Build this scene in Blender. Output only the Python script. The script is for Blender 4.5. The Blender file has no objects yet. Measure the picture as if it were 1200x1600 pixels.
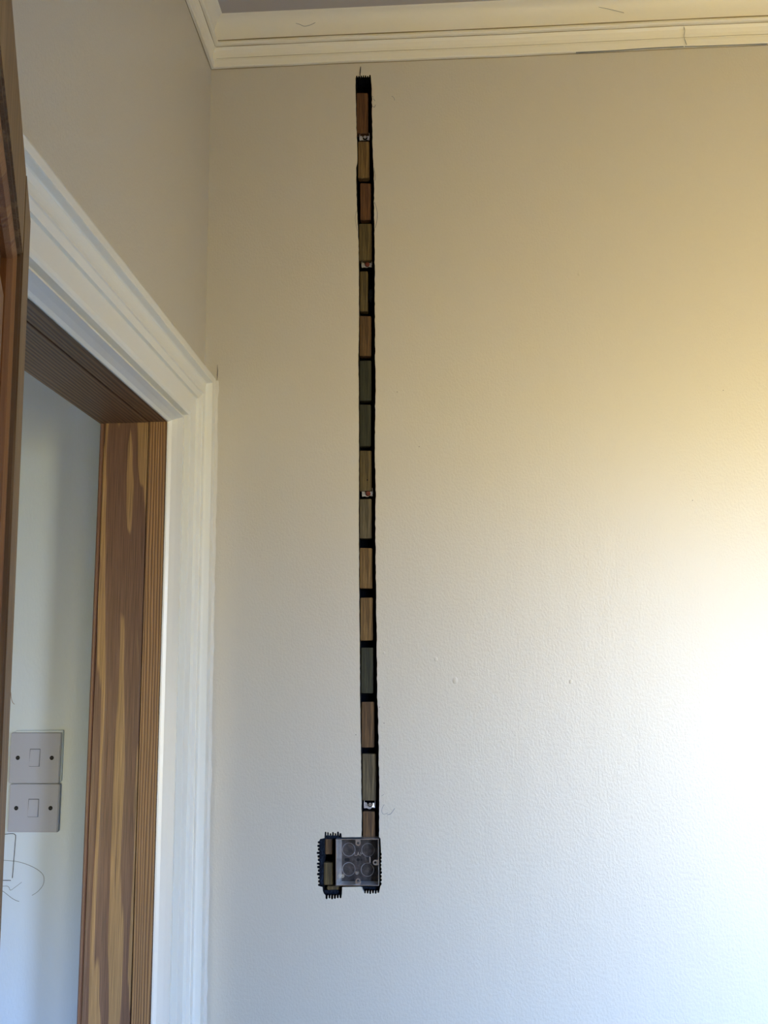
import bpy, bmesh, math, random
from mathutils import Vector, Matrix
from mathutils.geometry import tessellate_polygon
random.seed(7)
COL = bpy.context.scene.collection
S = bpy.context.scene

# ------------------------------------------------------------------ camera
F_PX = 1410.43                      # focal length in pixels of the 1200x1600 frame
CAM = Vector((0.395, -1.5366, 1.5314))
R0 = Vector((0.99860044, 0.05171641, -0.01107159))    # camera right
R1 = Vector((0.01908047, -0.15704077, 0.98740778))    # camera up
R2 = Vector((-0.04932649, 0.9862371, 0.15780775))     # camera forward
cd = bpy.data.cameras.new('camera'); cam = bpy.data.objects.new('camera', cd); COL.objects.link(cam)
cam.matrix_world = Matrix(((R0.x, R1.x, -R2.x, CAM.x), (R0.y, R1.y, -R2.y, CAM.y), (R0.z, R1.z, -R2.z, CAM.z), (0, 0, 0, 1)))
cd.sensor_fit = 'VERTICAL'; cd.sensor_height = 32.0; cd.lens = F_PX / 1600 * 32.0
cd.clip_start = 0.02
S.camera = cam

# ------------------------------------------------------------------ world: sky seen through the window
SKY_TOP = (0.18, 0.42, 1.0); SKY_LOW = (0.27, 0.51, 1.0); GROUND = (0.90, 0.68, 0.24)
SKY_E = 17.5; GROUND_E = 10.0
w = bpy.data.worlds.new('world'); S.world = w; w.use_nodes = True
nt = w.node_tree; nt.nodes.clear()
tc = nt.nodes.new('ShaderNodeTexCoord'); sx = nt.nodes.new('ShaderNodeSeparateXYZ'); rp = nt.nodes.new('ShaderNodeValToRGB')
mp = nt.nodes.new('ShaderNodeMapRange'); mp.inputs[1].default_value = -1; mp.inputs[2].default_value = 1
nt.links.new(tc.outputs['Generated'], sx.inputs[0]); nt.links.new(sx.outputs[2], mp.inputs[0]); nt.links.new(mp.outputs[0], rp.inputs[0])
def k(c, s): return (c[0]*s, c[1]*s, c[2]*s, 1)
e = rp.color_ramp.elements
e[0].position = 0.0; e[0].color = k(GROUND, 0.15*GROUND_E/10)
e[1].position = 1.0; e[1].color = k(SKY_TOP, SKY_E/10)
for p, c in ((0.30, k(GROUND, 0.26*GROUND_E/10)), (0.38, k(GROUND, 0.52*GROUND_E/10)), (0.46, k((0.97, 0.78, 0.36), 0.78*GROUND_E/10)),
             (0.505, k((0.95, 0.88, 0.60), 1.0*GROUND_E/10)), (0.545, k(SKY_LOW, SKY_E/10)), (0.66, k(SKY_TOP, SKY_E/10))):
    q = e.new(p); q.color = c
bg = nt.nodes.new('ShaderNodeBackground'); bg.inputs[1].default_value = 10.0
wo = nt.nodes.new('ShaderNodeOutputWorld'); nt.links.new(rp.outputs[0], bg.inputs[0]); nt.links.new(bg.outputs[0], wo.inputs[0])

# window opening in the wall behind the camera
RX, RY, RZ = 2.6, -2.9, 2.7290       # room: x 0..RX, y RY..0, z 0..RZ
WX0, WX1, WZ0, WZ1 = 1.15, 2.5, 0.55, 2.1
NX, NY = 1.12, -1.85               # unseen block added behind the camera to narrow the window light
HX0, HX1, HZ0, HZ1 = -0.72, -0.20, 0.55, 1.40      # window of the next room
def portal(x0, x1, y, z0, z1, rz=180, X=None):
    ld = bpy.data.lights.new('window_portal', 'AREA'); ld.shape = 'RECTANGLE'; ld.size = x1-x0; ld.size_y = z1-z0
    ld.cycles.is_portal = True
    lo = bpy.data.objects.new('window_portal', ld); COL.objects.link(lo); lo.location = ((x0+x1)/2, y, (z0+z1)/2) if X is None else (X, (x0+x1)/2, (z0+z1)/2)
    lo.rotation_euler = (math.radians(-90), 0, math.radians(rz))
portal(WX0, WX1, RY-0.02, WZ0, WZ1)
portal(HX0, HX1, RY-0.14, HZ0, HZ1)

S.view_settings.view_transform = 'Standard'; S.view_settings.look = 'None'
S.view_settings.gamma = 1; S.view_settings.use_curve_mapping = False
S.view_settings.exposure = 2.06

# ------------------------------------------------------------------ points on real planes
def ray(px, py):
    a, b = (px-600)/F_PX, -(py-800)/F_PX
    return R0*a + R1*b + R2
def on_y(px, py, Y=0.0):            # point on a plane y = Y
    r = ray(px, py); t = (Y-CAM.y)/r.y; return CAM + r*t
def on_x(px, py, X=0.0):            # point on a plane x = X
    r = ray(px, py); t = (X-CAM.x)/r.x; return CAM + r*t
def XZ(px, py, Y=0.0):
    p = on_y(px, py, Y); return (p.x, p.z)

# ------------------------------------------------------------------ materials
def mat(name, col, rough=0.6, metal=0.0, bump=None, var=None, spec=0.5, coat=0):
    m = bpy.data.materials.new(name); m.use_nodes = True
    n = m.node_tree; b = n.nodes['Principled BSDF']
    b.inputs['Base Color'].default_value = (*col, 1); b.inputs['Roughness'].default_value = rough
    b.inputs['Metallic'].default_value = metal; b.inputs['Specular IOR Level'].default_value = spec
    if coat: b.inputs['Coat Weight'].default_value = coat
    t = n.nodes.new('ShaderNodeTexCoord')
    if var:      # (scale xyz, amount, second colour)
        mpn = n.nodes.new('ShaderNodeMapping'); mpn.inputs['Scale'].default_value = var[0]
        no = n.nodes.new('ShaderNodeTexNoise'); no.inputs['Scale'].default_value = 1; no.inputs['Detail'].default_value = 5
        r = n.nodes.new('ShaderNodeValToRGB'); r.color_ramp.elements[0].position = var[3] if len(var) > 3 else 0.35
        r.color_ramp.elements[1].position = var[4] if len(var) > 4 else 0.65
        mx = n.nodes.new('ShaderNodeMix'); mx.data_type = 'RGBA'
        mx.inputs[6].default_value = (*col, 1); mx.inputs[7].default_value = (*var[2], 1)
        ml = n.nodes.new('ShaderNodeMath'); ml.operation = 'MULTIPLY'; ml.inputs[1].default_value = var[1]
        n.links.new(t.outputs['Object'], mpn.inputs[0]); n.links.new(mpn.outputs[0], no.inputs[0])
        n.links.new(no.outputs[0], r.inputs[0]); n.links.new(r.outputs[0], ml.inputs[0]); n.links.new(ml.outputs[0], mx.inputs[0])
        n.links.new(mx.outputs[2], b.inputs['Base Color'])
    prev = None
    for sc, dist, stg in (bump or ()):
        mpn = n.nodes.new('ShaderNodeMapping'); mpn.inputs['Scale'].default_value = sc
        no = n.nodes.new('ShaderNodeTexNoise'); no.inputs['Scale'].default_value = 1; no.inputs['Detail'].default_value = 3
        bp = n.nodes.new('ShaderNodeBump'); bp.inputs['Distance'].default_value = dist; bp.inputs['Strength'].default_value = stg
        n.links.new(t.outputs['Object'], mpn.inputs[0]); n.links.new(mpn.outputs[0], no.inputs[0]); n.links.new(no.outputs[0], bp.inputs['Height'])
        if prev: n.links.new(prev.outputs[0], bp.inputs['Normal'])
        prev = bp
    if prev: n.links.new(prev.outputs[0], b.inputs['Normal'])
    return m

def wood(name, dark, light, freq=(300, 300, 2.2), dist=1.0, lo_=0.42, hi_=0.58, rough=0.45, fine=0.25, fscale=(900, 900, 12), bump=0.0006, rings=0.0, coat=0.0, lin=0.0, xc=0.0):
    """grain drawn out along z; rings > 0 turns the field into repeated contour bands"""
    m = bpy.data.materials.new(name); m.use_nodes = True
    n = m.node_tree; b = n.nodes['Principled BSDF']; L = n.links.new
    t = n.nodes.new('ShaderNodeTexCoord')
    mp1 = n.nodes.new('ShaderNodeMapping'); mp1.inputs['Scale'].default_value = freq
    no = n.nodes.new('ShaderNodeTexNoise'); no.inputs['Scale'].default_value = 1; no.inputs['Detail'].default_value = 3
    no.inputs['Distortion'].default_value = dist
    L(t.outputs['Object'], mp1.inputs[0]); L(mp1.outputs[0], no.inputs[0])
    src = no.outputs[0]
    if rings:
        mu = n.nodes.new('ShaderNodeMath'); mu.operation = 'MULTIPLY'; mu.inputs[1].default_value = rings
        si = n.nodes.new('ShaderNodeMath'); si.operation = 'SINE'
        ad = n.nodes.new('ShaderNodeMath'); ad.operation = 'MULTIPLY_ADD'; ad.inputs[1].default_value = 0.5; ad.inputs[2].default_value = 0.5
        L(src, mu.inputs[0])
        if lin:      # add distance from the pith line xc
            sp = n.nodes.new('ShaderNodeSeparateXYZ'); L(t.outputs['Object'], sp.inputs[0])
            d1 = n.nodes.new('ShaderNodeMath'); d1.operation = 'SUBTRACT'; d1.inputs[1].default_value = xc
            d2 = n.nodes.new('ShaderNodeMath'); d2.operation = 'ABSOLUTE'
            d3 = n.nodes.new('ShaderNodeMath'); d3.operation = 'MULTIPLY_ADD'; d3.inputs[1].default_value = lin
            L(sp.outputs[0], d1.inputs[0]); L(d1.outputs[0], d2.inputs[0]); L(d2.outputs[0], d3.inputs[0]); L(mu.outputs[0], d3.inputs[2]); L(d3.outputs[0], si.inputs[0])
        else: L(mu.outputs[0], si.inputs[0])
        L(si.outputs[0], ad.inputs[0]); src = ad.outputs[0]
    r = n.nodes.new('ShaderNodeValToRGB'); r.color_ramp.elements[0].position = lo_; r.color_ramp.elements[1].position = hi_
    r.color_ramp.elements[0].color = (*dark, 1); r.color_ramp.elements[1].color = (*light, 1)
    L(src, r.inputs[0])
    mp2 = n.nodes.new('ShaderNodeMapping'); mp2.inputs['Scale'].default_value = fscale
    n2 = n.nodes.new('ShaderNodeTexNoise'); n2.inputs['Scale'].default_value = 1; n2.inputs['Detail'].default_value = 4
    L(t.outputs['Object'], mp2.inputs[0]); L(mp2.outputs[0], n2.inputs[0])
    r2 = n.nodes.new('ShaderNodeValToRGB'); r2.color_ramp.elements[0].position = 0.35; r2.color_ramp.elements[1].position = 0.65
    r2.color_ramp.elements[0].color = (1-fine, 1-fine, 1-fine, 1); r2.color_ramp.elements[1].color = (1+fine*.3, 1+fine*.3, 1+fine*.3, 1)
    L(n2.outputs[0], r2.inputs[0])
    mx = n.nodes.new('ShaderNodeMix'); mx.data_type = 'RGBA'; mx.blend_type = 'MULTIPLY'; mx.inputs[0].default_value = 1
    L(r.outputs[0], mx.inputs[6]); L(r2.outputs[0], mx.inputs[7]); L(mx.outputs[2], b.inputs['Base Color'])
    bp = n.nodes.new('ShaderNodeBump'); bp.inputs['Distance'].default_value = bump; bp.inputs['Strength'].default_value = 0.6
    L(src, bp.inputs['Height'])
    bp2 = n.nodes.new('ShaderNodeBump'); bp2.inputs['Distance'].default_value = bump*.5; bp2.inputs['Strength'].default_value = 0.6
    L(n2.outputs[0], bp2.inputs['Height']); L(bp.outputs[0], bp2.inputs['Normal']); L(bp2.outputs[0], b.inputs['Normal'])
    b.inputs['Roughness'].default_value = rough
    b.inputs['Coat Weight'].default_value = coat
    return m

M = {}
M['wall'] = mat('wall_paint', (0.57, 0.53, 0.45), 0.40, bump=(((300, 300, 200), 0.0011, 0.6), ((30, 30, 14), 0.0022, 0.35)),
                var=((3, 3, 2.2), 0.22, (0.56, 0.54, 0.44)))
M['wall_dim'] = mat('unseen_wall_paint', (0.24, 0.21, 0.18), 0.6)
M['hall'] = mat('hall_paint', (0.52, 0.615, 0.72), 0.5, bump=(((300, 300, 120), 0.0005, 0.5), ((25, 25, 8), 0.002, 0.3)))
M['ceiling'] = mat('ceiling_paint', (0.47, 0.44, 0.43), 0.8, bump=(((60, 60, 60), 0.001, 0.3),))
M['white'] = mat('white_gloss_paint', (0.80, 0.80, 0.74), 0.3, bump=(((220, 220, 60), 0.0003, 0.4), ((40, 40, 12), 0.0005, 0.3)))
M['cornice'] = mat('cornice_paint', (0.83, 0.80, 0.69), 0.5, bump=(((90, 90, 90), 0.0012, 0.35),))
M['caulk'] = mat('caulk', (0.66, 0.64, 0.58), 0.5, bump=(((150, 150, 40), 0.002, 0.6),))
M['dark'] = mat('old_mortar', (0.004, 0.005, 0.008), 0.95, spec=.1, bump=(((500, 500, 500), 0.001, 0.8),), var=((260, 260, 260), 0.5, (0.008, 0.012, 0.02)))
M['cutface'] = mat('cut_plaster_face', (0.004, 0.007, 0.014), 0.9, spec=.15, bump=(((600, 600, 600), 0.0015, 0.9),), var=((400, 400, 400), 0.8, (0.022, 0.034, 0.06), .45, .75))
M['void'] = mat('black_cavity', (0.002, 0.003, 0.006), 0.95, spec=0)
M['chip'] = mat('white_chip', (0.7, 0.7, 0.66), 0.8)
M['steel'] = mat('galvanised_steel', (0.70, 0.72, 0.76), 0.30, 0.55, bump=(((120, 120, 120), 0.002, 0.5),))
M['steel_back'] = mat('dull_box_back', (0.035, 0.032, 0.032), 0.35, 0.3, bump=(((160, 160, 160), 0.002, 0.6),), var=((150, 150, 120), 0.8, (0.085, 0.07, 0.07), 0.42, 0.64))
M['ringm'] = mat('knockout_edge', (0.30, 0.29, 0.30), 0.35, 0.6)
M['flare'] = mat('shiny_zinc', (0.93, 0.95, 0.98), 0.30, 0.9, bump=(((70, 70, 90), 0.007, 1.0),))
M['rim'] = mat('bright_steel', (0.85, 0.86, 0.88), 0.25, 1.0)
M['clip'] = mat('zinc_clip', (0.80, 0.80, 0.84), 0.35, 0.7)
M['rust'] = mat('red_brown_screw', (0.16, 0.035, 0.02), 0.5, 0.3)
M['screw'] = mat('steel_screw', (0.75, 0.74, 0.74), 0.3, 1.0)
M['hole'] = mat('hole_black', (0.003, 0.003, 0.004), 0.9)
M['plastic'] = mat('switch_plastic', (0.34, 0.37, 0.46), 0.35)
M['plastic_dark'] = mat('switch_gap', (0.05, 0.06, 0.08), 0.6)
M['groove_line'] = mat('groove_brown', (0.30, 0.25, 0.16), 0.8)
M['marker'] = mat('black_marker', (0.01, 0.01, 0.025), 0.6)
M['pencil'] = mat('pencil', (0.16, 0.18, 0.20), 0.7)
M['floor'] = wood('floor_boards', (0.10, 0.07, 0.05), (0.16, 0.12, 0.09), freq=(8, 1, 1))
M['jamb'] = wood('grained_jamb', (0.15, 0.078, 0.048), (0.33, 0.20, 0.085), freq=(16, 16, 1.3), dist=0.6, lo_=0.60, hi_=0.74, fine=0.45, rings=26, coat=0.1, lin=260, xc=-0.085)
M['jamb2'] = wood('grained_rebate', (0.15, 0.075, 0.038), (0.34, 0.19, 0.075), freq=(30, 30, 1.6), dist=0.3, lo_=0.05, hi_=0.50, fine=0.25, rings=18, coat=0.1, lin=1500, xc=-.2)
M['soffit'] = wood('grained_soffit', (0.10, 0.048, 0.024), (0.21, 0.115, 0.055), freq=(24, 1.4, 24), dist=0.3, lo_=0.2, hi_=0.9, fine=0.25, fscale=(600, 12, 600), rings=20, lin=1000, xc=-.3)
M['bead'] = wood('bead_wood', (0.16, 0.08, 0.05), (0.24, 0.13, 0.07))
M['pine'] = wood('varnished_pine', (0.17, 0.09, 0.034), (0.27, 0.155, 0.06), freq=(60, 60, 1.6), dist=0.3, lo_=0.25, hi_=0.8, rings=20, fine=0.12, rough=0.5)
M['pine_red'] = wood('orange_pine', (0.20, 0.065, 0.017), (0.29, 0.115, 0.030), freq=(50, 50, 2), dist=0.4, lo_=0.3, hi_=0.8, rings=14, fine=0.15, rough=0.5)

# ------------------------------------------------------------------ mesh helpers
def link(name, bm, m, parent=None, smooth=False):
    bmesh.ops.recalc_face_normals(bm, faces=bm.faces)
    me = bpy.data.meshes.new(name); bm.to_mesh(me); bm.free()
    if smooth:
        for p in me.polygons: p.use_smooth = True
    for mm in (m if isinstance(m, (list, tuple)) else [m]): me.materials.append(mm)
    o = bpy.data.objects.new(name, me); COL.objects.link(o)
    if parent: o.parent = parent
    return o
def box(bm, x0, x1, y0, y1, z0, z1):
    v = [bm.verts.new(c) for c in ((x0,y0,z0),(x1,y0,z0),(x1,y1,z0),(x0,y1,z0),(x0,y0,z1),(x1,y0,z1),(x1,y1,z1),(x0,y1,z1))]
    for f in ((0,3,2,1),(4,5,6,7),(0,1,5,4),(1,2,6,5),(2,3,7,6),(3,0,4,7)): bm.faces.new([v[i] for i in f])
    return v
def bevel(bm, w_, seg=2):
    bmesh.ops.bevel(bm, geom=list(bm.edges), offset=w_, segments=seg, affect='EDGES', clamp_overlap=True)
def boxobj(name, x0, x1, y0, y1, z0, z1, m, parent=None, bv=0):
    bm = bmesh.new(); box(bm, x0, x1, y0, y1, z0, z1)
    if bv: bevel(bm, bv)
    return link(name, bm, m, parent)
def struct(o): o['kind'] = 'structure'; return o
def thing(o, label, cat, group=None):
    o['label'] = label; o['category'] = cat
    if group: o['group'] = group
    return o
def empty(name, loc):
    o = bpy.data.objects.new(name, None); COL.objects.link(o); o.location = loc; o.empty_display_size = .02; return o
def own(o, root):
    """parent o (built in world coordinates) to an Empty that only has a location"""
    o.parent = root; o.matrix_parent_inverse = Matrix.Translation(-root.location); return o
def prism(bm, pts, y0, y1, hole=None, back=True):
    """pts (x,z) outline -> solid between y0 (front) and y1"""
    loops = [[Vector((x, z, 0)) for x, z in pts]] + ([[Vector((x, z, 0)) for x, z in h] for h in (hole or [])])
    tris = tessellate_polygon(loops); flat = [p for l in loops for p in l]
    f = [bm.verts.new((p.x, y0, p.y)) for p in flat]; b = [bm.verts.new((p.x, y1, p.y)) for p in flat]
    for t in tris:
        try:
            bm.faces.new([f[i] for i in t])
            if back: bm.faces.new([b[i] for i in reversed(t)])
        except ValueError: pass
    i0 = 0; side = []
    for l in loops:
        n_ = len(l)
        for i in range(n_):
            a, c = i0+i, i0+(i+1) % n_
            side.append(bm.faces.new([f[a], f[c], b[c], b[a]]))
        i0 += n_
    return side
def cyl(bm, c, r, h, axis='y', seg=24, r2=None):
    r2 = r if r2 is None else r2
    ret = bmesh.ops.create_cone(bm, cap_ends=True, segments=seg, radius1=r, radius2=r2, depth=h)
    rot = {'y': Matrix.Rotation(math.radians(90), 4, 'X'), 'x': Matrix.Rotation(math.radians(90), 4, 'Y'), 'z': Matrix.Identity(4)}[axis]
    bmesh.ops.transform(bm, matrix=Matrix.Translation(c) @ rot, verts=ret['verts'])
    return ret['verts']
def ring(bm, c, r, t, depth, seg=32):
    """flat ring around the y axis standing forward by depth"""
    vs = []
    for i in range(seg):
        a = 2*math.pi*i/seg; ca, sa = math.cos(a), math.sin(a)
        vs.append([bm.verts.new((c[0]+ca*rr, c[1]+yy, c[2]+sa*rr)) for rr, yy in ((r-t, 0), (r, -depth), (r+t, 0))])
    for i in range(seg):
        j = (i+1) % seg
        for q in (0, 1): bm.faces.new([vs[i][q], vs[j][q], vs[j][q+1], vs[i][q+1]])
def tube(bm, pts, r, seg=6):
    pts = [Vector(p) for p in pts]; prev = None
    for i, p in enumerate(pts):
        d = (pts[min(i+1, len(pts)-1)] - pts[max(i-1, 0)]).normalized()
        a = d.cross(Vector((0, 1, 0)));
        if a.length < 1e-3: a = d.cross(Vector((1, 0, 0)))
        a.normalize(); b = d.cross(a)
        rr = r(i/(len(pts)-1)) if callable(r) else r
        cur = [bm.verts.new(p + (a*math.cos(2*math.pi*q/seg) + b*math.sin(2*math.pi*q/seg))*rr) for q in range(seg)]
        if prev:
            for q in range(seg): bm.faces.new([prev[q], prev[(q+1) % seg], cur[(q+1) % seg], cur[q]])
        else: bm.faces.new(cur[::-1])
        prev = cur
    bm.faces.new(prev)
def smoothpts(P, n=8):
    out = []
    for i in range(len(P)-1):
        p0 = Vector(P[max(i-1, 0)]); p1 = Vector(P[i]); p2 = Vector(P[i+1]); p3 = Vector(P[min(i+2, len(P)-1)])
        for j in range(n):
            t = j/n
            out.append(0.5*((2*p1) + (p2-p0)*t + (2*p0-5*p1+4*p2-p3)*t*t + (3*p1-p0-3*p2+p3)*t**3))
    out.append(Vector(P[-1])); return out
def wallmark(name, pxs, r, m, parent, Y=0.0, n=6):
    """a pen stroke or crack lying on a wall plane y = Y"""
    bm = bmesh.new(); P = [on_y(x, y, Y) for x, y in pxs]
    tube(bm, smoothpts(P, n) if n > 1 else P, r, 5)
    o = link(name, bm, m); o.parent = parent
    if parent: o.matrix_parent_inverse = parent.matrix_world.inverted()
    return o

# ================================================================== SETTING
HALLX, HALLY = -2.2, 0.058
THK = 0.13                            # thickness of the left wall
# casing mitre: image point + how far that moulding line stands off the wall
PROF = [(337, 592, .0), (337, 592, .020), (336.2, 593, .0230), (332.5, 598, .0230), (331.8, 599.3, .0215), (331.2, 600.2, .0140), (329.5, 601.5, .0130), (326.5, 605, .0115), (322.5, 609.5, .0105),
        (319.5, 613, .0115), (319, 613.4, .0150), (317.5, 614.8, .0158), (316, 616, .0140), (311, 622, .0110), (310.4, 622.6, .0060), (300, 643, .0060), (298, 646, .0050), (295.5, 648.3, .0025),
        (294.5, 649, -.0110), (290, 650.9, -.0120), (289, 651.4, .0000), (287, 652, .0005), (278, 654, -.009), (269, 656.5, -.018), (264, 658.5, -.0225), (262, 659, -.025)]
MIT = [on_x(a, b, X) for a, b, X in PROF]
MIT[0].y = min(MIT[1].y, -0.0005); MIT[0].z = MIT[1].z
for m_ in MIT: m_.y = min(m_.y, -0.0005)
# keep the moulding lines in order so the sweep never folds
for i in range(1, len(MIT)):
    MIT[i].y = min(MIT[i].y, MIT[i-1].y - 0.0002); MIT[i].z = min(MIT[i].z, MIT[i-1].z - 0.0002)
JY = MIT[-1].y; JX = MIT[-1].x; JZ = MIT[-1].z
NEARY = -0.822                        # near side of the doorway
ow = -JY                              # width of the casing

# --- slot outline cut in the plaster of the back wall (image points on the wall plane)
LEFT = [(555.5, 122), (556, 160), (557, 200), (558.5, 235), (558.5, 255), (556.8, 262), (556.6, 285), (557.3, 310), (558.7, 345), (560.3, 385), (560.8, 440), (560.9, 500),
        (560.5, 540), (559.8, 565), (560.6, 600), (560.8, 700), (560.8, 800), (561, 900), (562, 1000), (562.6, 1080), (563.2, 1120), (564.2, 1200), (564.8, 1250), (565.2, 1280), (565, 1308)]
RIGHT = [(580, 122), (581, 150), (581.6, 190), (582.6, 240), (584, 268), (584.5, 290), (584.4, 315), (585, 360), (585.6, 420), (585.8, 500), (586.2, 560), (587.2, 590), (586.2, 640),
         (586, 720), (587.2, 760), (586.6, 820), (587.2, 900), (588.2, 960), (588.8, 1020), (589.4, 1090), (590.8, 1120), (591.4, 1150), (592, 1200), (592.8, 1240), (592.6, 1262), (592.2, 1308)]
def dense(P, amp, step=5):
    out = []
    for (x0, y0), (x1, y1) in zip(P[:-1], P[1:]):
        n_ = max(1, int(abs(y1-y0)/step))
        for i in range(n_):
            t = i/n_; out.append((x0+(x1-x0)*t + random.uniform(-amp, amp), y0+(y1-y0)*t))
    out.append(P[-1]); return out
def teeth(x0, y0, x1, y1, n_, ox, oy, jag=0.3, duty=0.5):
    """drill-bit scallops from (x0,y0) to (x1,y1), standing out by (ox,oy)"""
    out = []
    L_ = lambda t: (x0+(x1-x0)*t, y0+(y1-y0)*t)
    for i in range(n_):
        w1 = duty + .14 + random.uniform(-.1, .06); kx = 1 + random.uniform(-jag, jag)
        for t, h in ((.06, .15), (.14, .85), (.14+w1*.5, 1.0), (.14+w1, .8), (.2+w1, .1)):
            p = L_((i+t)/n_); out.append((p[0]+ox*h*kx, p[1]+oy*h*kx))
    return out
outline = []
outline += teeth(556, 121, 580, 121, 7, 0, -3.5)                     # ragged top end
outline += dense(RIGHT, 0.45)
outline += [(594.5, 1310), (595.3, 1330)]
outline += teeth(594.6, 1332, 594.8, 1384, 9, 1.8, 0)
outline += [(594, 1386)]
outline += teeth(593, 1391, 568, 1391, 6, 0, 5)
outline += [(567.5, 1390), (566, 1386.5), (563, 1385.5), (550, 1385.8), (534.5, 1386)]
outline += [(534.3, 1397)]
outline += teeth(534, 1398, 508, 1398, 6, 0, 6)
outline += [(506, 1396), (504.5, 1392), (504, 1386)]
outline += teeth(499.5, 1385, 499.2, 1313, 13, -3.6, 0)
outline += [(500, 1311), (507, 1309.5)]
outline += teeth(507, 1306, 534, 1306, 7, 0, -6)
outline += [(534.2, 1308.5), (550, 1308), (562, 1308)]
outline += dense(LEFT[::-1], 0.25)
HOLE = [XZ(x, y) for x, y in outline]

CAV = 0.034
bm = bmesh.new()
outer = [(-0.02, -0.02), (RX+.1, -0.02), (RX+.1, RZ+.02), (-0.02, RZ+.02)]
side = prism(bm, outer, 0.0, CAV, [HOLE], back=True)
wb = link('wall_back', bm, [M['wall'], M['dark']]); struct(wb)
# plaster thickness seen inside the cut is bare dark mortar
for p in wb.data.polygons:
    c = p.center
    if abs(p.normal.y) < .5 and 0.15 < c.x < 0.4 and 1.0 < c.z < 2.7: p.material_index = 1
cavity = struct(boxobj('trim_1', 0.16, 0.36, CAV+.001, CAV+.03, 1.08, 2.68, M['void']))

# left wall with the doorway
bm = bmesh.new()
box(bm, -THK, 0, NEARY-0.0, JY, JZ+.0, RZ)                 # above the opening
wl = None
bm.free()
bm = bmesh.new()
yz = [(0.0, 0), (0.0, RZ+.02), (RY-.1, RZ+.02), (RY-.1, 0), (NEARY-.03, 0), (NEARY-.03, JZ+.03), (JY+.03, JZ+.03), (JY+.03, 0)]
v0 = [bm.verts.new((0.0, a, b)) for a, b in yz]; v1 = [bm.verts.new((-THK, a, b)) for a, b in yz]
for t in tessellate_polygon([[Vector((a, b, 0)) for a, b in yz]]):
    bm.faces.new([v0[i] for i in t]); bm.faces.new([v1[i] for i in reversed(t)])
for i in range(len(yz)):
    j = (i+1) % len(yz); bm.faces.new([v0[i], v0[j], v1[j], v1[i]])
wl = struct(link('wall_left', bm, M['wall']))

# rear wall with the window, right wall, floor, ceiling
bm = bmesh.new()
prism(bm, [(-THK, 0), (RX+.1, 0), (RX+.1, RZ), (-THK, RZ)], RY-.12, RY, [[(WX0, WZ0), (WX1, WZ0), (WX1, WZ1), (WX0, WZ1)]])
struct(link('wall_rear', bm, M['wall']))
struct(boxobj('wall_right', RX, RX+.1, RY, 0, 0, RZ, M['wall_dim']))
struct(boxobj('wall_light_block', 0, NX, RY, NY, 0, RZ, M['wall']))  # added out of view, holds window light off the left side
struct(boxobj('floor', HALLX-.1, RX+.1, RY-.12, HALLY+.1, -.05, 0, M['floor']))
struct(boxobj('ceiling', HALLX-.1, RX+.1, RY-.12, HALLY+.1, RZ, RZ+.05, M['ceiling']))
bm = bmesh.new()
for a in (WX0, (WX0+WX1)/2-.025, WX1-.05): box(bm, a, a+.05, RY-.09, RY-.04, WZ0, WZ1)
box(bm, WX0+.05, (WX0+WX1)/2-.025, RY-.09, RY-.04, WZ0, WZ0+.05); box(bm, (WX0+WX1)/2+.025, WX1-.05, RY-.09, RY-.04, WZ0, WZ0+.05)
box(bm, WX0+.05, (WX0+WX1)/2-.025, RY-.09, RY-.04, WZ1-.05, WZ1); box(bm, (WX0+WX1)/2+.025, WX1-.05, RY-.09, RY-.04, WZ1-.05, WZ1)
struct(link('window_1', bm, M['white']))

# the next room, seen through the doorway: its end wall turns away behind the frame
bm = bmesh.new()
prof = [(HALLX, HALLY), (-.255, HALLY)]
for i in range(1, 9):
    a = i/8*math.radians(80); prof.append((-.255+.07*math.sin(a), HALLY+.07*(1-math.cos(a))))
prof += [(-.13, HALLY+.11)]
vs = [[bm.verts.new((x, y, z)) for z in (0, RZ)] for x, y in prof]
bk = [[bm.verts.new((x, HALLY+.2, z)) for z in (0, RZ)] for x in (HALLX, -.13)]
for i in range(len(vs)-1): bm.faces.new([vs[i][0], vs[i+1][0], vs[i+1][1], vs[i][1]])
bm.faces.new([bk[0][0], bk[1][0], bk[1][1], bk[0][1]]); bm.faces.new([vs[0][0], bk[0][0], bk[0][1], vs[0][1]]); bm.faces.new([vs[-1][0], bk[1][0], bk[1][1], vs[-1][1]])
wh = struct(link('wall_hall', bm, M['hall']))
for p in wh.data.polygons: p.use_smooth = abs(p.normal.y) > .1
struct(boxobj('wall_hall_left', HALLX-.1, HALLX, RY-.12, HALLY+.2, 0, RZ, M['hall']))
bm = bmesh.new(); prism(bm, [(HALLX, 0), (-THK, 0), (-THK, RZ), (HALLX, RZ)], RY-.22, RY-.12, [[(HX0, HZ0), (HX1, HZ0), (HX1, HZ1), (HX0, HZ1)]])
struct(link('wall_hall_rear', bm, M['hall']))
struct(boxobj('wall_hall_corner', -.135, -.1305, JY+.03, HALLY+.2, 0, RZ, M['hall']))

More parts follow.
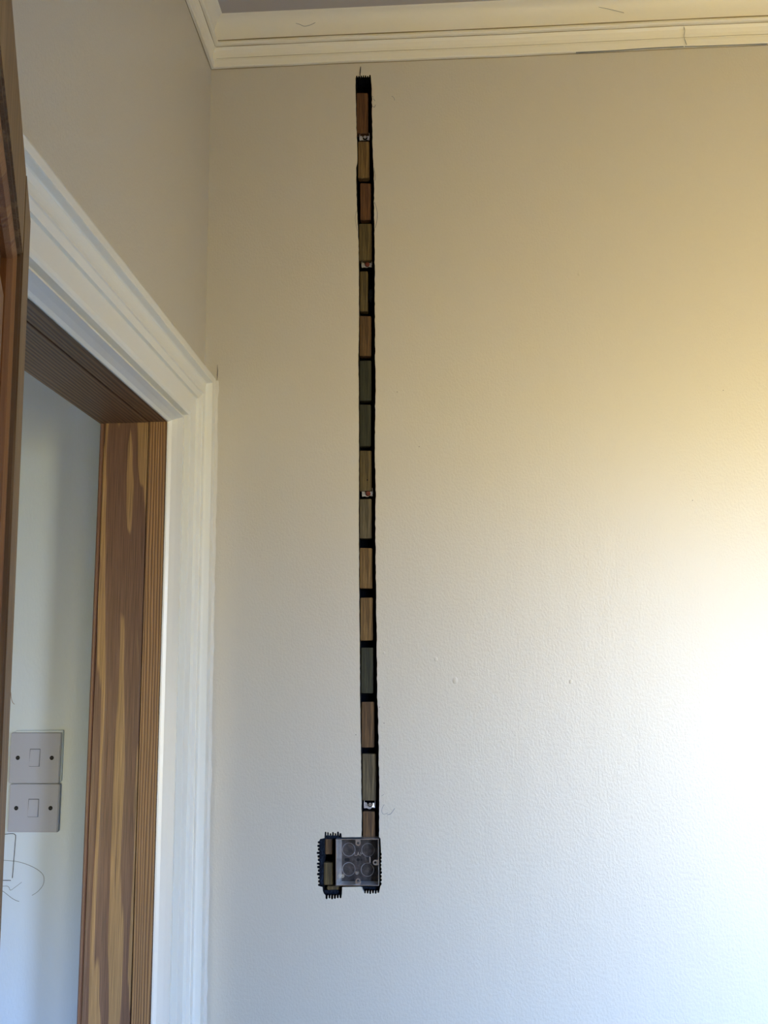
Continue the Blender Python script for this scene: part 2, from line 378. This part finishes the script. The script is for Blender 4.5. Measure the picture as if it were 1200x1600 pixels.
# ------------------------------------------------------------------ cornice (both walls, mitred)
CP = [(0, 2.6312), (.0060, 2.6312), (.0070, 2.6325), (.0070, 2.6445), (.0050, 2.6462), (.0042, 2.6500), (.0045, 2.6580), (.0062, 2.6655), (.0095, 2.6705), (.0092, 2.6712),
      (.0145, 2.6722), (.0165, 2.6742), (.0160, 2.6775), (.0130, 2.6790), (.0070, 2.6796), (.0062, 2.6830), (.0060, 2.6930), (.0062, 2.7020), (.0075, 2.7100),
      (.0105, 2.7180), (.0150, 2.7240), (.0200, 2.7275), (.0250, RZ-.0001), (.0250, RZ+.01), (0, RZ+.01)]
def sweep_mitre(name, m, axis):
    bm = bmesh.new(); a, b = [], []
    far = RX if axis == 'x' else RY
    n_ = 60
    rings_ = []
    for s in range(n_+1):
        t = (s/n_)**1.0; r_ = []
        for p, z in CP:
            d = p + (abs(far)-p)*t
            wob = 0.0006*math.sin(d*9+z*7) + 0.0004*math.sin(d*31)
            zz = z + (wob if z < RZ-.012 else 0)
            r_.append(bm.verts.new((d, -p, zz) if axis == 'x' else (p, -d, zz)))
        rings_.append(r_)
    for s in range(n_):
        for i in range(len(CP)):
            j = (i+1) % len(CP); bm.faces.new([rings_[s][i], rings_[s][j], rings_[s+1][j], rings_[s+1][i]])
    o = link(name, bm, m); o['kind'] = 'structure'
    for p in o.data.polygons: p.use_smooth = p.center.z > 2.6815
    return o
cb = sweep_mitre('trim_2', M['cornice'], 'x'); cl = sweep_mitre('trim_3', M['cornice'], 'y')
def groove_line(p, z, par, axis, r_, a0, a1):  # thin brown line laid along the cornice grooves and lower edge
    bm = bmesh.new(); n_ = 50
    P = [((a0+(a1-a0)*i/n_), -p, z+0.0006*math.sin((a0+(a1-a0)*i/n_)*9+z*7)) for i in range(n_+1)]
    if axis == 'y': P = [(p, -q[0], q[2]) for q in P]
    tube(bm, P, lambda t: r_*(.75+.5*abs(math.sin(t*37))), 5); o = link('brown_line', bm, M['groove_line']); o.parent = par
groove_line(.0072, 2.6862, cb, 'x', .0009, .008, RX-.05); groove_line(.0094, 2.6712, cb, 'x', .0008, .011, RX-.05); groove_line(.0042, 2.6508, cb, 'x', .0004, .011, RX-.05)
groove_line(.0072, 2.6862, cl, 'y', .0009, .008, 1.8); groove_line(.0094, 2.6712, cl, 'y', .0008, .011, 1.8)
groove_line(.0006, 2.6312, cb, 'x', .0008, .001, RX-.05); groove_line(.0006, 2.6312, cl, 'y', .0008, .001, 1.8)
# hairline cracks in the cornice paint
def crk(pts, Y, par, r=.0004): return wallmark('paint_crack', pts, r, M['pencil'], par, Y, 5)
crk([(425, 29), (440, 33), (455, 35), (468, 38), (476, 41), (487, 38), (497, 32), (503, 23), (507, 20)], -.0085, cb)
crk([(880, 1), (905, 5), (930, 10), (955, 15), (975, 20)], -.0100, cb, .00035)
crk([(1068, 40), (1070, 48), (1069, 58), (1073, 70)], -.0085, cb, .0004)
crk([(1070, 72.5), (1100, 71.8), (1140, 70.4), (1199, 68.4)], -.0062, cb, .0007)
crk([(900, 82), (960, 79), (1010, 75.5), (1068, 72.6)], -.0062, cb, .0009)

# ------------------------------------------------------------------ door casing (architrave)
def strip(name, A, Bp, m, parent=None, flip=False, nseg=1, wob=0):
    bm = bmesh.new(); rows = []
    for s in range(nseg+1):
        t = s/nseg; r_ = []
        for i, (a, b) in enumerate(zip(A, Bp)):
            p = a.lerp(b, t)
            if wob and 0 < i and 0 < s < nseg: p = p + Vector((wob*math.sin(s*1.7+i*.2), 0, 0))
            r_.append(bm.verts.new(p))
        rows.append(r_)
    for s in range(nseg):
        for i in range(len(A)-1): bm.faces.new([rows[s][i], rows[s][i+1], rows[s+1][i+1], rows[s+1][i]])
    o = link(name, bm, m, parent); return o
casing = empty('door_1', (0, JY, 0)); casing['kind'] = 'structure'
backline = [Vector((-.026, MIT[-1].y, MIT[-1].z)), Vector((-.026, MIT[0].y, MIT[0].z))]
SEC = MIT + backline + [MIT[0].copy()]
def at_y(v, y): return Vector((v.x, y, v.z))
def at_z(v, z): return Vector((v.x, v.y, z))
SECN = [Vector((v.x, 2*0 + (NEARY + JY) - v.y, v.z)) for v in SEC]     # mirrored mitre at the near side
own(strip('casing_head', SEC, SECN, M['white']), casing)
own(strip('casing_leg', SEC, [at_z(v, 0.0) for v in SEC], M['white'], nseg=1), casing)
own(strip('casing_leg', SECN, [at_z(v, 0.0) for v in SECN], M['white']), casing)
# bead of filler between the casing leg and the back wall
bm = bmesh.new(); prev = None
for i in range(121):
    z = 2.02*(1-i/120); x = .0225 + .0030 + random.uniform(-.0009, .0012); 
    cur = [bm.verts.new((.0015, -.0004, z)), bm.verts.new((.0195, -.0024, z)), bm.verts.new((x-.0008, -.0012, z)), bm.verts.new((x, .0004, z))]
    if prev:
        for q in range(3): bm.faces.new([prev[q], prev[q+1], cur[q+1], cur[q]])
    prev = cur
own(link('filler_bead', bm, M['caulk']), casing)
bm = bmesh.new(); bumps = []
for seg in ((570, 600), (880, 1010), (1290, 1330), (1420, 1480), (1505, 1599)):
    y = seg[0]; pts = []
    while y < seg[1]:
        x = 338.3 - (y-600)*.0194 + random.uniform(-.5, .5) + .8; pts.append(on_y(x, y, -.0001)); y += 8
    tube(bm, pts, lambda t: .00045*(0.4+math.sin(math.pi*t)), 5)
own(link('paint_crack', bm, M['marker']), casing)

# timber lining of the doorway: wide grained board, groove, narrow rebate board, far bead
XL = on_y(155, 700, JY).x; XB = on_y(161.5, 700, JY).x; XG = on_y(231.5, 700, JY).x
FAR = -THK - .004
bm = bmesh.new(); box(bm, XG+.0009, JX, JY, JY+.028, 0, JZ+.028); own(link('rebate_board', bm, M['jamb2']), casing)
bm = bmesh.new(); box(bm, XB+.0006, XG-.0009, JY-.0008, JY+.028, 0, JZ+.0); bevel(bm, .0008, 1); own(link('lining_board', bm, M['jamb']), casing)
bm = bmesh.new(); box(bm, XB-.0006, XB+.0006, JY+.004, JY+.028, 0, JZ); box(bm, XG-.0009, XG+.0009, JY+.004, JY+.028, 0, JZ)
own(link('board_joint', bm, M['hole']), casing)
bm = bmesh.new(); 
pr = [(XB-.0006, JY+.028), (XB-.0006, JY+.0015), (XB-.002, JY-.0005), (XB-.0045, JY-.0005), (XL, JY+.0015), (XL-.001, JY+.004), (XL-.001, JY+.028)]
a = [bm.verts.new((x, y, 0)) for x, y in pr]; b = [bm.verts.new((x, y, JZ)) for x, y in pr]
for i in range(len(pr)): bm.faces.new([a[i], a[(i+1) % len(pr)], b[(i+1) % len(pr)], b[i]])
own(link('edge_bead', bm, M['bead']), casing)
# head lining
bm = bmesh.new(); box(bm, XG+.0009, JX, NEARY, JY+.0, JZ, JZ+.028); own(link('head_rebate', bm, M['soffit']), casing)
bm = bmesh.new(); box(bm, XL, XG-.0009, NEARY, JY+.0, JZ-.0008, JZ+.028); own(link('head_lining', bm, M['soffit']), casing)
# near side lining
bm = bmesh.new(); box(bm, XL, JX, NEARY-.028, NEARY, 0, JZ+.028); own(link('near_lining', bm, M['jamb2']), casing)

# baseboards (below the frame of the photograph)
struct(boxobj('baseboard_back', .03, RX, -.018, -.0005, 0, .16, M['white'], bv=.003))

# ================================================================== SLOT CONTENTS
def xz_at(px, py, Y): p = on_y(px, py, Y); return p.x, p.z
# half-cut ledges of dark mortar in the ragged ends of the cut
def ledge(name, poly, Y, depth=.02, par=wb):
    bm = bmesh.new(); prism(bm, [xz_at(x, y, Y) for x, y in poly], Y, Y+depth)
    bmesh.ops.subdivide_edges(bm, edges=list(bm.edges), cuts=1)
    for v in bm.verts:
        if abs(v.co.y-Y) < 1e-5: v.co.y += random.uniform(-.0012, .0012)
    return link(name, bm, M['cutface'], par)
ledge('mortar_ledge', [(494, 1305), (507.5, 1305), (507.5, 1338), (506, 1350), (505, 1388), (494, 1388)], .012)
ledge('mortar_ledge', [(503, 1296), (537, 1296), (537, 1311), (503, 1311)], .010)
ledge('mortar_ledge', [(502, 1391), (537, 1391), (537, 1408), (502, 1408)], .011)
ledge('mortar_ledge', [(562, 1386), (598, 1386), (598, 1400), (562, 1400)], .012)
ledge('mortar_ledge', [(551, 112), (584, 112), (584, 126), (551, 126)], .012)

# timber boards behind the plaster, one for each piece seen in the slot
BY = 0.012
def board_mat(i, dark, light):
    return wood('board_wood_%d' % i, dark, light, freq=(260, 260, 9), dist=.6, lo_=.3, hi_=.7, fine=.45, fscale=(1100, 1100, 40), rough=.75, bump=.0008)
W = {'brown': board_mat(1, (.034, .016, .007), (.17, .095, .036)), 'red': board_mat(2, (.050, .016, .006), (.17, .075, .025)),
     'olive': board_mat(3, (.030, .020, .008), (.155, .110, .038)), 'green': board_mat(4, (.006, .010, .007), (.045, .045, .022)),
     'grey': board_mat(5, (.035, .026, .014), (.17, .135, .07)), 'gold': board_mat(6, (.060, .028, .008), (.26, .16, .055))}
BOARDS = [  # y top, y bottom, left, right, wood, label
 (145, 208, 557, 575, 'red', 'reddish brown board at the very top of the slot, above the highest clip'),
 (221, 278, 559.5, 577, 'gold', 'tawny board in the slot directly below the highest metal clip'),
 (286, 343.5, 563, 580, 'red', 'dark red-brown board midway between the two upper clips'),
 (349.5, 407, 561, 581, 'olive', 'olive brown board ending on top of the second clip from the ceiling'),
 (424, 486, 562, 574.5, 'olive', 'narrow brown board right below the second clip, beside a black void'),
 (493.5, 556, 562, 580, 'brown', 'dark brown board second below the upper-middle clip'),
 (563.5, 626, 562, 580, 'green', 'brown board turning almost black at its lower end, third below second clip'),
 (632, 697, 562, 579.5, 'green', 'greenish dark board in the middle of the slot'),
 (704, 767, 562, 580.5, 'olive', 'olive brown board with a small knot, resting above the third clip'),
 (780, 841, 562, 580.5, 'grey', 'grey brown board directly below the third clip'),
 (856, 919, 562, 581.5, 'gold', 'golden brown cracked board second below the third clip'),
 (934, 1001, 563, 582.5, 'gold', 'yellowish brown board third below the third clip'),
 (1012, 1083, 564, 583, 'green', 'dark olive board fourth below the third clip'),
 (1097, 1168, 565, 584.5, 'brown', 'dull brown board fifth below the third clip'),
 (1178, 1251, 566, 588, 'grey', 'pale grooved board ending at the lowest clip'),
 (1268, 1309, 567, 586, 'brown', 'dark brown board stub between the lowest clip and the metal box'),
 (1311, 1335, 508, 519, 'brown', 'small dark board left of the metal box, upper of three'),
 (1348, 1383, 506, 520, 'olive', 'olive board left of the metal box below the dark gap'),
 (1385, 1390.5, 511, 533, 'olive', 'thin olive board sliver under the lower left corner of the metal box'),
]
for i, (y0, y1, xl, xr, wd, lab) in enumerate(BOARDS):
    yy = BY + random.uniform(-.001, .001)
    A, Bt, Cc, D_ = [xz_at(*q, yy) for q in ((xl, y0), (xr, y0+random.uniform(-.6, .6)), (xr, y1+random.uniform(-.6, .6)), (xl, y1))]
    c = Vector(((A[0]+Bt[0])/2, yy, (A[1]+D_[1])/2)); bm = bmesh.new()
    f_ = [bm.verts.new((q[0]-c.x, 0, q[1]-c.z)) for q in (A, Bt, Cc, D_)]; g_ = [bm.verts.new((q[0]-c.x, .014, q[1]-c.z)) for q in (A, Bt, Cc, D_)]
    bm.faces.new(f_); bm.faces.new(g_[::-1])
    for q in range(4): bm.faces.new([f_[q], f_[(q+1) % 4], g_[(q+1) % 4], g_[q]])
    bevel(bm, .0009, 2)
    o = link('backing_board', bm, W[wd]); o.location = c
    thing(o, lab, 'board', 'backing boards seen in the slot')
    if i == 8:
        bm = bmesh.new(); kc = on_y(574, 750, yy-.0004); cyl(bm, kc - c, .0013, .001, 'y', 10); kn = link('knot', bm, M['hole']); kn.parent = o

# black lump of mortar on the right of the narrow board
bm = bmesh.new(); bmesh.ops.create_icosphere(bm, subdivisions=3, radius=.006)
for v in bm.verts: v.co = Vector((v.co.x*1.1, v.co.y*1.1, v.co.z*2.1)) * (1+random.uniform(-.08, .08))
o = link('mortar_lump', bm, M['dark']); o.location = on_y(580.5, 462, .016); thing(o, 'black lump of mortar at the right side of the narrow board', 'mortar')

# white crumbs at the top end and loose thread
crumbs = [(562, 123, .0011), (566, 124, .0013), (571, 122, .0009), (573, 125, .0012), (577, 123, .001)]
for j, (x, y, r_) in enumerate(crumbs):
    bm = bmesh.new(); bmesh.ops.create_icosphere(bm, subdivisions=1, radius=r_)
    for v in bm.verts: v.co *= random.uniform(.7, 1.3)
    o = link('plaster_crumb', bm, M['cutface'] if j % 2 else M['plastic']); o.location = on_y(x, y, .0105); thing(o, ('leftmost', 'second from left', 'middle', 'second from right', 'rightmost')[j] + ' tiny plaster crumb in the ragged top end of the slot', 'crumb', 'crumbs at the top of the slot')
bm = bmesh.new(); tube(bm, smoothpts([on_y(563.5, 104, -.0005), on_y(563, 110, -.001), on_y(562.5, 117, -.0005), on_y(563, 124, .004)]), lambda t: .0004+.0006*math.sin(math.pi*min(1, t*1.2)), 6)
thing(link('wire_end', bm, M['marker']), 'short black wire end poking up from the top of the slot', 'wire')

# --- metal clips
def clip(cx, cy, label, scr, tone, flip=1):
    root = empty('cable_clip', on_y(cx, cy, .018)); thing(root, label, 'clip', 'metal clips fixed in the slot')
    s = .00109
    def L(pts, y0=0, y1=.0008): return [(x*s, -z*s) for x, z in pts]
    lob = [(-9, -4), (-7, -5), (-4.5, -4.6), (-3.5, -2.6), (0, -1.5), (3.2, -2.6), (5, -4), (8, -4.4), (8.6, 3.6), (5.5, 3.4), (3.4, 2.6), (2.4, 4.2), (0, 5), (-2.6, 4.2), (-4, 3.4), (-8.5, 3.8), (-9, 0)]
    bm = bmesh.new(); prism(bm, L(lob), 0, .0008)
    for v in bm.verts: v.co.y += -.0022*math.exp(-(v.co.x/.004)**2) + .0006
    link('saddle', bm, M['clip'], root)
    for sx_ in (-8.2, 8.6):
        bm = bmesh.new(); tube(bm, [(sx_*s, .0, 0), (sx_*s, -.0008, .005), ((sx_*.93)*s, -.0004, .0105)], .0005, 6); link('prong', bm, M['clip'], root)
    bm = bmesh.new(); cyl(bm, Vector((1.2*s, -.0024, scr[1]*s)), .0045, .0016, 'y', 20, .0036); h = link('washer', bm, M[tone], root)
    bm = bmesh.new(); cyl(bm, Vector((1.2*s, -.0042, scr[1]*s)), .0022, .0016, 'y', 16, .0028); sc = link('screw', bm, M['screw'] if tone != 'rust' else M['rust'], root)
    bm = bmesh.new(); box(bm, 1.2*s-.0018, 1.2*s+.0018, -.0053, -.0049, scr[1]*s-.0003, scr[1]*s+.0003); g_ = link('slot', bm, M['hole'], sc)
    return root
clip(569.5, 216, 'small metal cable clip nearest the ceiling, dull with a black screw', (0, -.5), 'dark')
clip(573, 414.5, 'small metal cable clip with a red screw, second from the ceiling', (0, .5), 'rust')
clip(574, 772, 'small bright cable clip with red-brown screw, third down the slot', (0, .5), 'rust')
clip(577.5, 1259, 'small bright cable clip just above the metal box', (0, 2.4), 'dark')

# --- galvanised back box
tl = on_y(524.5, 1311, -.0005); br = on_y(592.3, 1384, -.0005)
bx = empty('back_box', Vector(((tl.x+br.x)/2, 0, (tl.z+br.z)/2))); thing(bx, 'square galvanised metal electrical back box sunk in the wall at the slot foot', 'electrical box')
hw, hh, dp, th = (br.x-tl.x)/2, (tl.z-br.z)/2, .027, .0009
fy = -.0008
bm = bmesh.new()
boxes = [(hw-th, hw, fy, dp-th, -hh, hh), (-hw+th, hw-th, fy, dp-th, hh-th, hh), (-hw+th, hw-th, fy, dp-th, -hh, -hh+th)]
for b_ in boxes: box(bm, *b_)
shell = link('shell', bm, M['steel'], bx)
bm = bmesh.new(); lp = [(-hw, fy), (-hw+th, fy), (-hw+.0041, dp*.5), (-hw+.0072, dp-th), (-hw, dp-th)]
la = [bm.verts.new((x, y, -hh+th)) for x, y in lp]; lb = [bm.verts.new((x, y, hh-th)) for x, y in lp]
bm.faces.new(la); bm.faces.new(lb[::-1])
for q in range(5): bm.faces.new([la[q], la[(q+1) % 5], lb[(q+1) % 5], lb[q]])
link('flared_side', bm, M['flare'], bx)
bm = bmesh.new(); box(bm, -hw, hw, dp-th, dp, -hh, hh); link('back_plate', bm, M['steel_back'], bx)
bm = bmesh.new()
for b_ in ((-hw, -hw+.0010, fy-.0003, fy, -hh, hh), (hw-.0010, hw, fy-.0003, fy, -hh, hh), (-hw+.001, hw-.001, fy-.0003, fy, hh-.0010, hh), (-hw+.001, hw-.001, fy-.0003, fy, -hh, -hh+.0010)): box(bm, *b_)
link('rim', bm, M['rim'], bx)
def inb(px, py): p = on_y(px, py, dp-th); return p.x-bx.location.x, p.z-bx.location.z
BKY = dp-th
for px, py in ((545, 1327.5), (575, 1328), (545, 1358), (574, 1359)):
    x, z = inb(px, py); bm = bmesh.new(); ring(bm, (x, BKY, z), .0104, .0006, .0006)
    ko = link('knockout', bm, M['ringm'], bx)
    bm = bmesh.new(); cyl(bm, Vector((x, BKY-.0001, z)), .0098, .0004, 'y', 32); link('disc', bm, M['steel_back'], ko)
def slothole(px, py, w_, h_):
    x, z = inb(px, py); bm = bmesh.new(); pts = []
    r_ = min(w_, h_)/2
    for i in range(20):
        a = 2*math.pi*i/20; ca, sa = math.cos(a), math.sin(a)
        pts.append((x+ca*r_+(w_/2-r_)*(1 if ca > 0 else -1), z+sa*r_+(h_/2-r_)*(1 if sa > 0 else -1)))
    prism(bm, pts, BKY-.0004, BKY-.0001); link('fixing_hole', bm, M['hole'], bx)
slothole(542.5, 1343, .0085, .0048); slothole(559.5, 1343.3, .0050, .0050); slothole(565, 1343.5, .0022, .003); slothole(530, 1344.5, .004, .004); slothole(579.5, 1343, .0030, .009)
for px, py in ((558, 1363.7), (535.5, 1368.5)):
    x, z = inb(px, py); bm = bmesh.new(); cyl(bm, Vector((x, BKY-.0012, z)), .0032, .0022, 'y', 18, .0022); s_ = link('screw', bm, M['screw'], bx)
    bm = bmesh.new(); box(bm, x-.0016, x+.0016, BKY-.0025, BKY-.0022, z-.0003, z+.0003); link('slot', bm, M['hole'], s_)
x, z = inb(579, 1343); bm = bmesh.new(); box(bm, x-.002, x+.0006, BKY-.003, BKY, z-.0045, z+.0045); bevel(bm, .0004, 1); link('earth_tab', bm, M['rim'], bx)
# fixing lugs with threaded holes near the front rim
def lug(cx_, cz_, dx, dz):
    bm = bmesh.new(); r_ = .0042; pts = []
    ang0 = math.atan2(dz, dx)
    for i in range(13):
        a = ang0 - math.pi/2 + math.pi*i/12; pts.append((cx_+r_*math.cos(a), cz_+r_*math.sin(a)))
    pts += [(cx_-dx*.006+(-dz)*r_, cz_-dz*.006+dx*r_), (cx_-dx*.006-(-dz)*r_, cz_-dz*.006-dx*r_)]
    hole = [(cx_+.0021*math.cos(2*math.pi*i/16), cz_+.0021*math.sin(2*math.pi*i/16)) for i in range(16)]
    prism(bm, pts, .0035, .0047, [hole]); l_ = link('fixing_lug', bm, M['rim'], bx)
def inf(px, py): p = on_y(px, py, .004); return p.x-bx.location.x, p.z-bx.location.z
x, z = inf(559.5, 1317.5); lug(x, z, 0, -1)
x, z = inf(559.5, 1376.5); lug(x, z, 0, 1)
x, z = inf(586.5, 1347.5); lug(x, z, -1, 0)
# stamped maker's letters
tcv = bpy.data.curves.new('t', 'FONT'); tcv.body = 'LAP'; tcv.size = .0085; tcv.extrude = .0002; tcv.align_x = 'CENTER'; tcv.align_y = 'CENTER'
to = bpy.data.objects.new('t', tcv); COL.objects.link(to); bpy.context.view_layer.update()
me = bpy.data.meshes.new_from_object(to.evaluated_get(bpy.context.evaluated_depsgraph_get())); bpy.data.objects.remove(to)
me.transform(Matrix.Rotation(math.radians(90), 4, 'X'))
x, z = inb(560, 1334.5); st = bpy.data.objects.new('stamped_letters', me); COL.objects.link(st); me.materials.clear(); me.materials.append(M['rim'])
st.parent = bx; st.location = (x, BKY-.0003, z); st['label'] = 'stamped letters LAP'

# ------------------------------------------------------------------ wall marks around the slot (pencil, cracks, nicks)
wm = lambda pts, r, m=M['pencil'], par=wb, Y=0.0: wallmark('pencil_mark', pts, r, m, par, Y)
wm([(600.5, 1257), (597.5, 1262), (596.5, 1268), (599, 1272), (603, 1271.5), (606, 1270)], .00035)
wm([(605, 1273), (610, 1272), (614, 1267), (617, 1263)], .00045)
wm([(596, 1244), (600, 1241)], .0003)
crkw = lambda pts, r: wallmark('plaster_crack', pts, r, M['pencil'], wb, 0.0)
crkw([(585, 316), (588, 325), (589.5, 335), (588.5, 347), (586, 356)], .0005)
crkw([(556.5, 330), (555, 340), (556, 350), (558.5, 361)], .0003)
crkw([(584, 262), (586, 272), (586, 282)], .0004)
crkw([(583, 154), (585, 156.5), (586, 158)], .0005); crkw([(582, 166), (585, 167.5), (586.5, 164)], .0006)
crkw([(612, 150), (615.5, 153), (616.5, 157)], .0004)
crkw([(581, 150), (583.5, 152)], .0004); crkw([(566, 1386), (567.5, 1391), (570, 1394)], .0005)
for x, y in ((620.5, 612.5), (1130, 610), (600, 1130), (593, 1105), (556, 1148), (655, 698), (1082, 782)):
    bm = bmesh.new(); cyl(bm, on_y(x, y, 0), .0007, .0006, 'y', 8); o = link('pinhole', bm, M['marker'], wb)
# painted-over blisters
for x, y, r_ in ((711, 1063, .0045), (681, 1030, .003), (905, 428, .003), (600, 1020, .002), (892, 1065, .003)):
    bm = bmesh.new(); bmesh.ops.create_uvsphere(bm, u_segments=16, v_segments=8, radius=r_)
    for v in bm.verts: v.co.y *= .22; v.co.z *= 1.3
    o = link('paint_blister', bm, M['wall'], wb, smooth=True); o.location = on_y(x, y, 0)

# ================================================================== NEXT ROOM: two light switches and pencil marks
PY = HALLY - .008
def switch(px0, py0, px1, py1, label, rot=0):
    a = on_y(px0, py0, PY); b = on_y(px1, py1, PY)
    c = Vector(((a.x+b.x)/2, HALLY, (a.z+b.z)/2)); hw_, hh_ = (b.x-a.x)/2, (a.z-b.z)/2
    root = empty('light_switch', c); thing(root, label, 'light switch', 'switches on the next room wall'); root.rotation_euler = (0, rot, 0)
    bm = bmesh.new(); box(bm, -hw_, hw_, -.009, 0, -hh_, hh_); bevel(bm, .0013, 3); link('plate', bm, M['plastic'], root)
    bm = bmesh.new(); 
    for b_ in ((-.0092, .0092, .0143, .0153), (-.0092, .0092, -.0147, -.0140)): box(bm, b_[0], b_[1], -.0093, -.0088, b_[2], b_[3])
    for b_ in ((-.0092, -.0087), (.0087, .0092)): box(bm, b_[0], b_[1], -.0093, -.0088, -.014, .0143)
    link('rocker_gap', bm, M['plastic_dark'], root)
    bm = bmesh.new(); v = box(bm, -.0086, .0086, -.0115, -.0088, -.0139, .0142)
    for q in v:
        if q.co.y < -.011 and q.co.z > 0: q.co.y += .0019
    bevel(bm, .0005, 2); link('rocker', bm, M['plastic'], root)
    for sx_ in (-.0302, .0302):
        bm = bmesh.new(); cyl(bm, Vector((sx_, -.0091, 0)), .0036, .0008, 'y', 20); s_ = link('screw', bm, M['hole'], root)
        bm = bmesh.new(); box(bm, sx_-.0022, sx_+.0022, -.0098, -.0096, -.0003, .0003); link('slot', bm, M['plastic_dark'], s_)
    return root
switch(17.5, 1145, 92.5, 1223.5, 'grey square light switch plate, upper of the two seen through the doorway', math.radians(.4))
switch(15.5, 1225, 90, 1300.5, 'grey square light switch plate, lower of the two seen through the doorway', math.radians(.2))
# older plaster box edge behind the upper plate
bm = bmesh.new(); a = on_y(26, 1141, HALLY); b = on_y(97, 1221, HALLY); box(bm, a.x, b.x, HALLY-.004, HALLY+.001, b.z, a.z); bevel(bm, .001, 1); link('patch_edge', bm, M['hall'], wh)
hm = lambda pts, r, m: wallmark('pencil_mark' if m is M['pencil'] else 'marker_line', pts, r, m, wh, HALLY)
hm([(2, 1303.8), (12, 1303), (20, 1302.6), (23.5, 1304), (24.4, 1307), (23.5, 1320), (21.5, 1345), (20, 1364), (19.2, 1372)], .0006, M['marker'])
hm([(0, 1375.6), (8, 1375.6), (17, 1375.8)], .0006, M['marker'])
hm([(-4, 1344), (10, 1344.5), (30, 1347), (50, 1354), (64, 1363), (68.8, 1372), (67, 1383), (59, 1393), (50, 1399)], .00045, M['pencil'])
hm([(-2, 1388), (8, 1395), (18, 1403), (25, 1407), (30, 1408.5)], .00045, M['pencil'])
hm([(2, 1385), (10, 1384.5), (14, 1386.5), (16.5, 1391), (24, 1386), (34, 1378.5)], .0004, M['pencil'])
hm([(17, 1082), (17.5, 1090), (19.5, 1097), (22.5, 1100.5)], .0004, M['rust'])

# ================================================================== OPEN PINE DOOR
HGE = Vector((0.0577, -0.8251, 0)); DIR = Vector((0.3765, -0.9264, 0)).normalized()
door = empty('door_2', HGE); door['kind'] = 'structure'
# local x runs from the hinge edge along the leaf, local -y... face towards the camera is +y side
ang = math.atan2(DIR.y, DIR.x); TILT = math.radians(0.6)            # the leaf hangs a little out of plumb
door.rotation_euler = (TILT, 0, ang); door.location += Vector((-DIR.y, DIR.x, 0))*1.905*math.sin(TILT)
DT, DW, DTOP, DTH = 1.905, .66, 1.905, .035
def dbox(name, x0, x1, z0, z1, y0, y1, m, bv=.0015):
    bm = bmesh.new(); box(bm, x0, x1, y0, y1, z0, z1)
    if bv: bevel(bm, bv, 2)
    return link(name, bm, m, door)
# face shown is local y = 0 (outward normal +y local); the leaf lies at y < 0
ST, TR = .082, .068
dbox('stile', 0, ST, .01, DTOP, -DTH, 0, M['pine']); dbox('stile', DW-ST, DW, .01, DTOP, -DTH, 0, M['pine'])
rails = [(DTOP-TR, DTOP), (.90, 1.02), (.01, .22)]
for a, b in rails: dbox('rail', ST, DW-ST, a, b, -DTH, -.0004, M['pine'])
def raised_panel(z0, z1):
    bm = bmesh.new(); x0, x1 = ST, DW-ST; bw, bh = .10, .072; yb, yf = -.016, -.005
    o_ = [bm.verts.new(c) for c in ((x0, yb, z0), (x1, yb, z0), (x1, yb, z1), (x0, yb, z1))]
    i_ = [bm.verts.new(c) for c in ((x0+bw, yf-.003, z0+bh), (x1-bw, yf-.003, z0+bh), (x1-bw, yf-.003, z1-bh), (x0+bw, yf-.003, z1-bh))]
    j_ = [bm.verts.new(c) for c in ((x0+bw, yf, z0+bh), (x1-bw, yf, z0+bh), (x1-bw, yf, z1-bh), (x0+bw, yf, z1-bh))]
    b_ = [bm.verts.new(c) for c in ((x0, -.028, z0), (x1, -.028, z0), (x1, -.028, z1), (x0, -.028, z1))]
    for q in range(4):
        r_ = (q+1) % 4
        bm.faces.new([o_[q], o_[r_], i_[r_], i_[q]]); bm.faces.new([i_[q], i_[r_], j_[r_], j_[q]]); bm.faces.new([o_[r_], o_[q], b_[q], b_[r_]])
    bm.faces.new(j_); bm.faces.new(b_[::-1])
    return link('panel', bm, M['pine_red'], door)
raised_panel(1.02, DTOP-TR); raised_panel(.22, .90)
# ovolo bead round the panels
for z0, z1 in ((1.02, DTOP-TR), (.22, .90)):
    bm = bmesh.new()
    for (a, b) in (((ST, z0), (ST, z1)), ((DW-ST, z0), (DW-ST, z1)), ((ST, z1), (DW-ST, z1)), ((ST, z0), (DW-ST, z0))):
        tube(bm, [(a[0], -.011, a[1]), (b[0], -.011, b[1])], .007, 10)
    link('panel_moulding', bm, M['pine_red'], door)
# hinges
for z in (.25, 1.62):
    bm = bmesh.new(); cyl(bm, Vector((-.006, -.036, z)), .005, .075, 'z', 14); link('hinge', bm, M['steel'], door)
